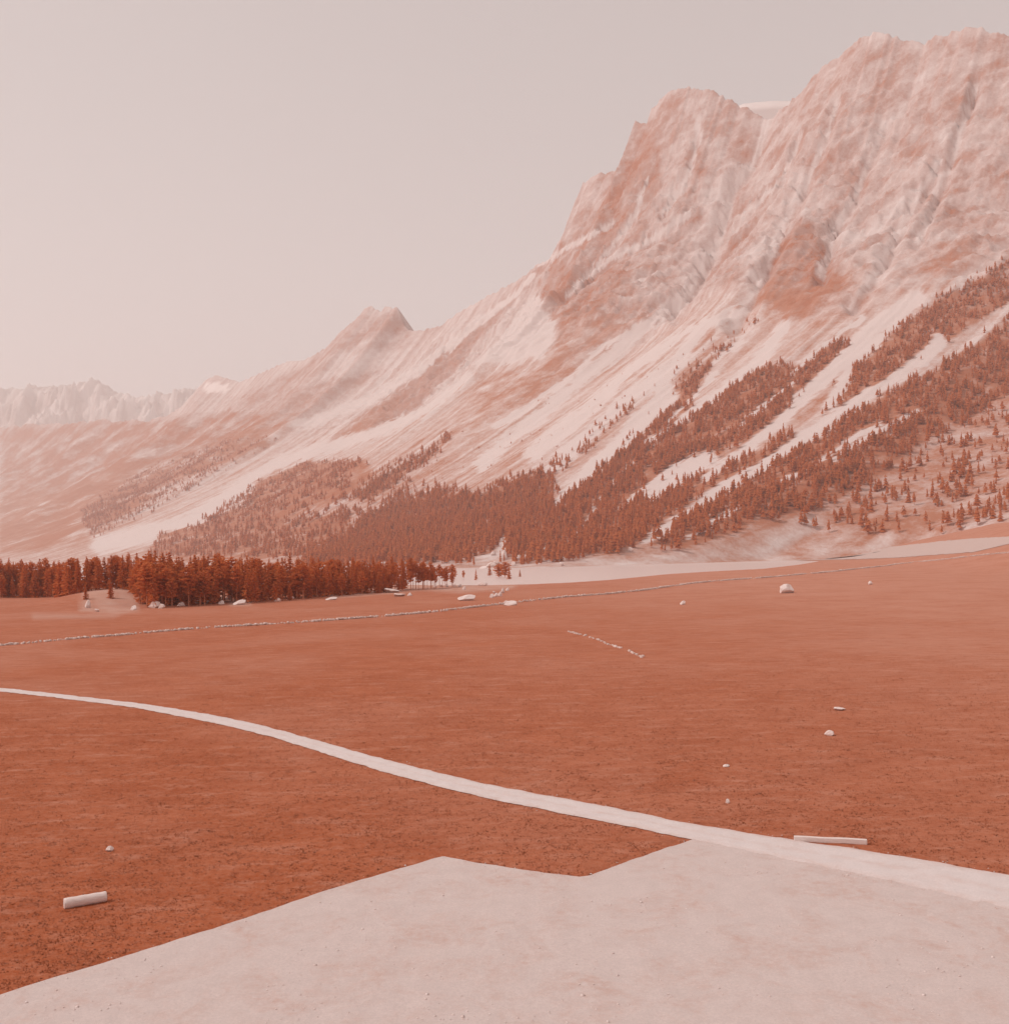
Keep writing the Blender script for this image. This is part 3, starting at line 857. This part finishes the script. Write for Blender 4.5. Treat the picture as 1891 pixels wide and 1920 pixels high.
flat_m = gravel_mat('sandy_flat', (0.58, 0.44, 0.395), (0.52, 0.31, 0.25), 0.7)
def strip_on_ground(name, line, hw, mat, lift, n=160):
    pts = np.array([ray_ground(*p)[:2] for p in line])
    s = np.concatenate([[0], np.cumsum(np.linalg.norm(np.diff(pts, axis=0), axis=1))])
    ss = np.linspace(0, s[-1], n)
    c = np.column_stack([np.interp(ss, s, pts[:, 0]), np.interp(ss, s, pts[:, 1])])
    tg = np.gradient(c, axis=0); tg /= np.linalg.norm(tg, axis=1)[:, None]
    nn = np.column_stack([-tg[:, 1], tg[:, 0]])
    h = np.interp(ss, s, hw)
    w = np.linspace(-1, 1, 6)
    G = c[:, None] + nn[:, None] * (h[:, None] * w[None])[..., None] + nn[:, None] * (0.12 * h * fbm(ss / 14, ss * 0, 3))[:, None, None]
    Z = ground_z(G[..., 0].ravel(), G[..., 1].ravel()) + lift
    o = mesh_from(name, np.column_stack([G.reshape(-1, 2), Z]), grid_faces(n, 6), mat, smooth=True)
    if o.data.polygons[0].normal.z < 0: o.data.flip_normals()
    return o
tr = strip_on_ground('shore_flat', [(1440, 1056), (1520, 1050), (1600, 1042), (1680, 1034), (1760, 1028), (1900, 1018)], [40, 50, 50, 48, 40, 30], flat_m, 0.25)
tag(tr, 'pale sandy flat running from the lake head along the mountain foot', 'shore', kind='structure')

# ------------------------------------------------------------------ stones
def stone_mat(name='pale_granite', ca=(0.66, 0.51, 0.46), cb=(0.82, 0.71, 0.67)):
    M = Mat(name, 0.9, 0.2)
    v = M.coord()
    n1 = M.noise(v, 1.6, 6, 0.7); n2 = M.noise(v, 9, 5, 0.7)
    c = M.mix(M.map(n1, 0.35, 0.65), ca, cb)
    c = M.mix(M.map(n2, 0.55, 0.75, 0, 0.4), c, (0.48, 0.28, 0.21))
    M.col(c); M.bump(n2, 0.5, 0.06)
    return M.m
stone_m = stone_mat()
wall_m = stone_mat('lichened_stone', (0.64, 0.47, 0.41), (0.78, 0.64, 0.59))
import bmesh
def rock_mesh(seed, sub=3):
    bm = bmesh.new(); bmesh.ops.create_icosphere(bm, subdivisions=sub, radius=1.0)
    r = np.random.default_rng(seed)
    pl = [(v / np.linalg.norm(v), d) for v, d in zip(r.normal(size=(9, 3)), r.uniform(0.45, 0.85, 9))]
    for v in bm.verts:
        p = np.array(v.co)
        for (nn, d) in pl:
            k = p @ nn - d
            if k > 0: p = p - nn * k * 0.9
        p = p * (1 + 0.05 * r.normal() * (0.5 if sub > 2 else 1))
        v.co = p
    me = bpy.data.meshes.new('boulder'); bm.to_mesh(me); bm.free(); me.materials.append(stone_m)
    return me
ROCKS = [rock_mesh(40 + i) for i in range(6)]
def boulder(x, y, wpx, hpx, label, group=None, name='boulder', var=None):
    p = ray_ground(x, y)
    w = wpx / F * p[1] / 2; h = hpx / F * p[1] / 2
    o = bpy.data.objects.new(name, ROCKS[random.randrange(6) if var is None else var]); COL.objects.link(o)
    o.location = (p[0], p[1], p[2] + h * 0.6); o.scale = (w * 1.2, w * random.uniform(0.7, 1.0), h * 1.35)
    o.rotation_euler = (0, random.uniform(-0.12, 0.12), random.uniform(-0.4, 0.4))
    return tag(o, label, 'boulder', group)
boulder(1478, 1112, 34, 18, 'large white rounded boulder alone in the open meadow below the stone wall', var=1)
boulder(1280, 1134, 11, 8, 'small pale boulder in the meadow between the wall and the broken row of stones')
boulder(1555, 1379, 17, 10, 'white stone lying in the open grass above the road')
boulder(1572, 1331, 24, 6, 'flat pale stone slab low in the grass uphill of a white stone')
boulder(1632, 1096, 9, 7, 'small white stone just below the wall near the sandy flat')
boulder(1362, 1438, 14, 5, 'small flat stone at the end of a faint strip in the grass')
boulder(1363, 1506, 8, 9, 'small upright pale stone close to the road bend')
boulder(206, 1596, 15, 10, 'small pale stone in the dark grass near the fallen log')
boulder(870, 1106, 8, 8, 'bright round stone between the shore trees and the long low rock')
boulder(876, 1126, 34, 12, 'long low white rock outcrop in front of the shore trees', var=2)
boulder(955, 1135, 26, 10, 'pale boulder leaning against the low stone wall', var=3)
boulder(949, 1133, 12, 7, 'small stone beside the boulder at the low wall')
for (x, y, w, h) in [(921, 1121, 9, 9), (930, 1119, 8, 8), (937, 1118, 9, 10), (943, 1112, 7, 10), (926, 1113, 6, 6), (951, 1108, 8, 7)]:
    boulder(x, y, w, h, 'pale stone of the loose rock heap below the shore clump', 'stones of the loose rock heap')
EDGE = 'pale rock at the foot of the dense wood'
for (x, y, w, h) in [(290, 1140, 22, 14), (303, 1141, 12, 9), (250, 1144, 12, 10), (340, 1136, 16, 8), (385, 1118, 36, 12), (380, 1131, 30, 10), (450, 1134, 24, 10), (430, 1124, 18, 8), (415, 1133, 14, 8),
                     (604, 1104, 14, 16), (612, 1116, 20, 14), (585, 1113, 8, 8), (655, 1108, 38, 13), (640, 1114, 24, 10), (700, 1103, 22, 9), (735, 1111, 34, 9), (748, 1118, 26, 7), (768, 1117, 10, 6),
                     (545, 1125, 12, 8), (520, 1128, 12, 7), (622, 1125, 22, 6), (165, 1140, 10, 16), (182, 1147, 10, 7)]:
    boulder(x, y, w, h, EDGE, 'pale rocks at the foot of the dense wood')
for (x, y, w, h) in [(826, 1100, 8, 6), (838, 1101, 7, 7), (850, 1099, 9, 6), (862, 1100, 7, 5), (905, 1098, 18, 7), (917, 1096, 10, 8), (815, 1101, 8, 6)]:
    boulder(x, y, w, h, 'little pale stone on the shore under the thin pines', 'little stones under the thin pines')
for (x, y, w, h) in [(940, 1046, 18, 18), (931, 1056, 14, 9), (950, 1036, 12, 14), (945, 1024, 14, 16), (962, 1058, 10, 8), (984, 1050, 10, 13), (918, 1059, 18, 8), (905, 1063, 16, 6), (936, 1012, 7, 7),
                     (946, 1010, 6, 6), (970, 1046, 9, 9), (925, 1040, 10, 7), (1052, 1058, 9, 8), (1118, 1019, 8, 11), (1100, 1026, 8, 8), (1182, 1030, 8, 7)]:
    c = (np.abs(PX - x) < 4) & (np.abs(PY - y) < 4) & (Q < 300)
    if not c.any(): continue
    i = np.argmin(np.where(c, MY, 1e9)); X_, Y_, Z_ = MX.flat[i], MY.flat[i], MZ.flat[i]
    o = bpy.data.objects.new('boulder', ROCKS[random.randrange(6)]); COL.objects.link(o)
    w_, h_ = w / F * Y_ * 0.6, h / F * Y_ * 0.6
    o.location = (X_, Y_, Z_ + h_ * 0.55); o.scale = (w_, w_ * 0.8, h_ * 1.2); o.rotation_euler.z = random.uniform(-0.5, 0.5)
    tag(o, 'pale rockfall block among the trees at the far lake shore', 'boulder', 'rockfall blocks at the far shore')

# low wall of loose stones across the meadow, and a broken row of stones
BOX = np.array([(x, y, z) for z in (-1, 1) for y in (-1, 1) for x in (-1, 1)], float)
BF = np.array([(0, 2, 3, 1), (4, 5, 7, 6), (0, 1, 5, 4), (2, 6, 7, 3), (0, 4, 6, 2), (1, 3, 7, 5)])
def rubble(name, line, step, per, hgt, width, size, parent, keep=1.0, mat=None):
    pts = np.array([ray_ground(*p)[:2] for p in line])
    s = np.concatenate([[0], np.cumsum(np.linalg.norm(np.diff(pts, axis=0), axis=1))])
    ss = np.repeat(np.arange(0, s[-1], step), per)
    ss = ss + RNG.uniform(-step, step, len(ss))
    gapn = fbm(ss / 22, ss * 0 + 2, 3)
    okk = RNG.random(len(ss)) < np.clip(keep + 1.6 * gapn, 0.12, 1)
    ss = ss[okk]
    c = np.column_stack([np.interp(ss, s, pts[:, 0]), np.interp(ss, s, pts[:, 1])])
    n = len(ss)
    c = c + RNG.normal(0, width * 0.35, (n, 2)) + np.stack([0 * ss, 1.2 * fbm(ss / 30, ss * 0, 2)], 1)
    hh = np.interp(ss, s, np.linspace(hgt[0], hgt[1], len(s)))
    sc_ = size * RNG.uniform(0.6, 1.5, n)
    z = ground_z(c[:, 0], c[:, 1]) + RNG.uniform(0, 1, n) ** 1.5 * (hh - sc_ * 0.5) + sc_ * 0.15
    dims = sc_[:, None] * RNG.uniform(0.35, 0.7, (n, 3))
    rot = RNG.uniform(0, 3.14, n); jit = RNG.normal(0, 0.16, (n, 8, 3))
    B = (BOX[None] + jit) * dims[:, None]
    X = B[..., 0] * np.cos(rot)[:, None] - B[..., 1] * np.sin(rot)[:, None] + c[:, 0:1]
    Y = B[..., 0] * np.sin(rot)[:, None] + B[..., 1] * np.cos(rot)[:, None] + c[:, 1:2]
    Z = B[..., 2] + z[:, None]
    o = mesh_from(name, np.stack([X, Y, Z], -1).reshape(-1, 3) - np.array(parent.location), (BF[None] + (np.arange(n) * 8)[:, None, None]).reshape(-1, 4), mat or stone_m, parent)
    o['kind'] = 'stuff'
    return o
WALL = [(-60, 1216), (0, 1211), (150, 1197), (235, 1191), (300, 1185), (400, 1177), (500, 1171), (600, 1165), (700, 1158), (780, 1151), (830, 1146), (900, 1138), (960, 1131), (1060, 1120), (1130, 1115), (1200, 1108), (1250, 1101), (1300, 1094), (1356, 1089), (1452, 1082), (1530, 1075), (1600, 1068), (1680, 1058), (1720, 1054), (1900, 1036)]
p = ray_ground(700, 1158)
e = tag(empty('stone_wall', tuple(p)), 'long low wall of loose pale stones crossing the meadow', 'stone wall')
rubble('rubble', WALL, 0.5, 6, (0.35, 1.0), 0.8, 0.34, e, keep=0.45, mat=wall_m)
p = ray_ground(1150, 1213)
e = tag(empty('stone_row', tuple(p)), 'short broken row of small stones slanting through the pasture', 'stone row')
rubble('rubble', [(1065, 1185), (1110, 1196), (1150, 1212), (1180, 1223), (1206, 1234)], 0.8, 2, (0.2, 0.2), 0.5, 0.26, e, keep=0.4, mat=wall_m)

# ------------------------------------------------------------------ timber and log
def wood_mat(name, a, b):
    M = Mat(name, 0.8, 0.2)
    n1 = M.noise(M.coord((0.6, 9, 9)), 3, 5, 0.65)
    M.col(M.mix(M.map(n1, 0.3, 0.7), a, b)); M.bump(n1, 0.3, 0.02)
    return M.m
palew = wood_mat('weathered_timber', (0.62, 0.49, 0.44), (0.80, 0.69, 0.65))
def beam(name, a, b, hgt, thick, label, cat):
    pa, pb = ray_ground(*a), ray_ground(*b)
    L = float(np.linalg.norm(pb[:2] - pa[:2])); ang = math.atan2(pb[1] - pa[1], pb[0] - pa[0])
    bm = bmesh.new()
    n = 14
    rings = []
    for i in range(n + 1):
        x = L * i / n
        k = 1 + 0.03 * math.sin(i * 1.7)
        rings.append([bm.verts.new((x, sy * thick / 2 * k, hgt * (0.0 if sz_ < 0 else 1) + 0.012 * math.sin(i * 0.8))) for sy, sz_ in ((-1, -1), (1, -1), (1, 1), (-1, 1))])
    for i in range(n):
        for k in range(4):
            bm.faces.new((rings[i][k], rings[i][(k + 1) % 4], rings[i + 1][(k + 1) % 4], rings[i + 1][k]))
    bm.faces.new(rings[0][::-1]); bm.faces.new(rings[-1])
    bmesh.ops.recalc_face_normals(bm, faces=bm.faces)
    sharp = [ed for ed in bm.edges if len(ed.link_faces) == 2 and ed.calc_face_angle() > 0.8]
    bmesh.ops.bevel(bm, geom=sharp, offset=0.025, segments=2, affect='EDGES', profile=0.5)
    me = bpy.data.meshes.new(name); bm.to_mesh(me); bm.free(); me.materials.append(palew)
    o = bpy.data.objects.new(name, me); COL.objects.link(o)
    o.location = (pa[0], pa[1], pa[2] + 0.0); o.rotation_euler.z = ang
    return tag(o, label, cat)
beam('timber_beam', (1488, 1577), (1625, 1583), 0.30, 0.28, 'long squared pale timber lying on the grass beside the road', 'timber')
def log():
    pa, pb = ray_ground(120, 1703), ray_ground(200, 1690)
    root = empty('fallen_log', tuple(pb))
    d = pa - pb; L = float(np.hypot(d[0], d[1])); root.rotation_euler.z = math.atan2(d[1], d[0])
    R0 = 0.27; nseg = 20
    bm = bmesh.new(); rings = []
    xs_ = [0.0, 0.02, 0.06] + list(np.linspace(0.2, L, 16))
    for i, x in enumerate(xs_):
        rad = R0 * (1 + 0.03 * math.sin(i * 1.3)) * (0.86 if i == 0 else 0.95 if i == 1 else 1.0) * (1 + 0.03 * i / 16)
        rings.append([bm.verts.new((x, rad * math.cos(6.283 * k / nseg) * (1 + 0.03 * math.sin(3 * k + i)), R0 * 0.95 + rad * math.sin(6.283 * k / nseg))) for k in range(nseg)])
    for i in range(len(xs_) - 1):
        for k in range(nseg):
            f = bm.faces.new((rings[i][k], rings[i + 1][k], rings[i + 1][(k + 1) % nseg], rings[i][(k + 1) % nseg])); f.smooth = True
    bm.faces.new(rings[-1])
    bmesh.ops.recalc_face_normals(bm, faces=bm.faces)
    me = bpy.data.meshes.new('stem'); bm.to_mesh(me); bm.free(); me.materials.append(palew)
    o = bpy.data.objects.new('stem', me); COL.objects.link(o); o.parent = root
    bm = bmesh.new()
    vs = [bm.verts.new((-0.003 - 0.006 * math.cos(k), 0.86 * R0 * math.cos(6.283 * k / nseg), R0 * 0.95 + 0.86 * R0 * math.sin(6.283 * k / nseg))) for k in range(nseg)]
    c = bm.verts.new((-0.02, 0, R0 * 0.95))
    for k in range(nseg): bm.faces.new((c, vs[(k + 1) % nseg], vs[k]))
    bmesh.ops.recalc_face_normals(bm, faces=bm.faces)
    me = bpy.data.meshes.new('cut_end'); bm.to_mesh(me); bm.free(); me.materials.append(wood_mat('cut_wood', (0.66, 0.5, 0.44), (0.78, 0.64, 0.58)))
    o = bpy.data.objects.new('cut_end', me); COL.objects.link(o); o.parent = root
    tag(root, 'thick pale peeled log lying in the dark grass', 'log')
log()

# ------------------------------------------------------------------ grass tufts near the road
def grass():
    n = 120000
    r = 36 * (210 / 36) ** (RNG.random(n) ** 1.05); a = np.radians(RNG.uniform(-31, 31, n))
    X, Y = r * np.sin(a), r * np.cos(a)
    px, py = project(X, Y, np.zeros(n))
    yd = sdf(px, py, YARD + [(2050, 1745), (2050, 2300), (-150, 2300)])
    rd = sdf(px, py, UP + LO[::-1])
    clumpy = fbm(X / 6, Y / 6, 3)
    keep = (RNG.random(n) < (0.6 + 0.5 * clumpy) * (1 - sstep(110, 205, r))) & (yd < RNG.exponential(3.0, len(r)) * (RNG.random(len(r)) < 0.5)) & (rd < RNG.exponential(1.6, len(r)) * (RNG.random(len(r)) < 0.5))
    X, Y = X[keep], Y[keep]; n = len(X)
    nb = 4
    gz = ground_z(X, Y)
    h = RNG.uniform(0.03, 0.08, n)
    V = np.zeros((n, nb, 3, 3))
    for b in range(nb):
        an = RNG.uniform(0, 6.28, n); w = h * RNG.uniform(0.4, 1.0, n); le = h * RNG.uniform(0.5, 2.4, n)
        ox, oy = RNG.normal(0, 0.12, n), RNG.normal(0, 0.12, n)
        dx_, dy_ = np.cos(an), np.sin(an)
        V[:, b, 0] = np.stack([X + ox - dy_ * w, Y + oy + dx_ * w, gz - 0.02], 1)
        V[:, b, 1] = np.stack([X + ox + dy_ * w, Y + oy - dx_ * w, gz - 0.02], 1)
        V[:, b, 2] = np.stack([X + ox + dx_ * le, Y + oy + dy_ * le, gz + h], 1)
    M = Mat('grass_blades', 0.9, 0.1)
    v = M.coord()
    c = M.mix(M.map(M.noise(v, 0.22, 5, 0.6), 0.35, 0.65), (0.38, 0.105, 0.044), (0.46, 0.15, 0.078))
    c = M.mix(M.map(M.noise(v, 3.5, 3, 0.6), 0.5, 0.7, 0, 0.6), c, (0.54, 0.25, 0.17))
    M.col(c)
    tl = M.n('ShaderNodeBsdfTranslucent'); M.link(c, tl.inputs['Color'])
    up = M.n('ShaderNodeCombineXYZ'); up.inputs[2].default_value = 1.0
    M.link(up.outputs[0], M.b.inputs['Normal'])
    mx = M.n('ShaderNodeMixShader'); mx.inputs[0].default_value = 0.2
    out = [x for x in M.t.nodes if x.type == 'OUTPUT_MATERIAL'][0]
    M.link(M.b.outputs[0], mx.inputs[1]); M.link(tl.outputs[0], mx.inputs[2]); M.link(mx.outputs[0], out.inputs['Surface'])
    o = mesh_from('grass', V.reshape(-1, 3), np.arange(n * nb * 3).reshape(-1, 3), M.m)
    tag(o, 'short rough grass tufts covering the near pasture', 'grass', kind='stuff')
    print('tufts', n)
grass()

def pebbles():
    n = 9000
    r = 34 * (90 / 34) ** RNG.random(n); a = np.radians(RNG.uniform(-30, 30, n))
    X, Y = r * np.sin(a), r * np.cos(a)
    px, py = project(X, Y, np.zeros(n))
    yd = sdf(px, py, YARD + [(2050, 1745), (2050, 2300), (-150, 2300)])
    rd = sdf(px, py, UP + LO[::-1])
    on = (yd > -6) & (RNG.random(n) < 0.25 + 1.5 * fbm(X / 5, Y / 5, 3)) | (np.abs(rd) < 5) & (RNG.random(n) < 0.8)
    X, Y = X[on], Y[on]; n = len(X)
    sz_ = np.exp(RNG.normal(-3.75, 0.4, n))
    B = (BOX[None] * 0.7 + RNG.normal(0, 0.2, (n, 8, 3))) * sz_[:, None, None] * np.array([1.2, 1.0, 0.7])
    Z = ground_z(X, Y) + 0.055
    V = B + np.stack([X, Y, Z], 1)[:, None]
    o = mesh_from('loose_pebbles', V.reshape(-1, 3), (BF[None] + (np.arange(n) * 8)[:, None, None]).reshape(-1, 4), stone_m)
    tag(o, 'loose pebbles strewn over the gravel and road verges', 'pebbles', kind='stuff')
pebbles()

# ------------------------------------------------------------------ haze
def haze():
    x0, x1, y0, y1, z0, z1 = -12500, 10500, -3100, 15900, -26, 2300
    me = bpy.data.meshes.new('haze')
    V = [(x, y, z) for z in (z0, z1) for y in (y0, y1) for x in (x0, x1)]
    me.from_pydata(V, [], [tuple(int(i) for i in f) for f in BF])
    M = bpy.data.materials.new('haze_air'); M.use_nodes = True
    t = M.node_tree; t.nodes.clear()
    pv = t.nodes.new('ShaderNodeVolumePrincipled'); out = t.nodes.new('ShaderNodeOutputMaterial')
    pv.inputs['Color'].default_value = (0.98, 0.935, 0.915, 1)
    pv.inputs['Density'].default_value = 0.000092
    pv.inputs['Anisotropy'].default_value = 0.1
    t.links.new(pv.outputs[0], out.inputs['Volume'])
    me.materials.append(M)
    o = bpy.data.objects.new('haze', me); COL.objects.link(o)
    tag(o, 'pale haze filling the valley air', 'haze', kind='stuff')
haze()
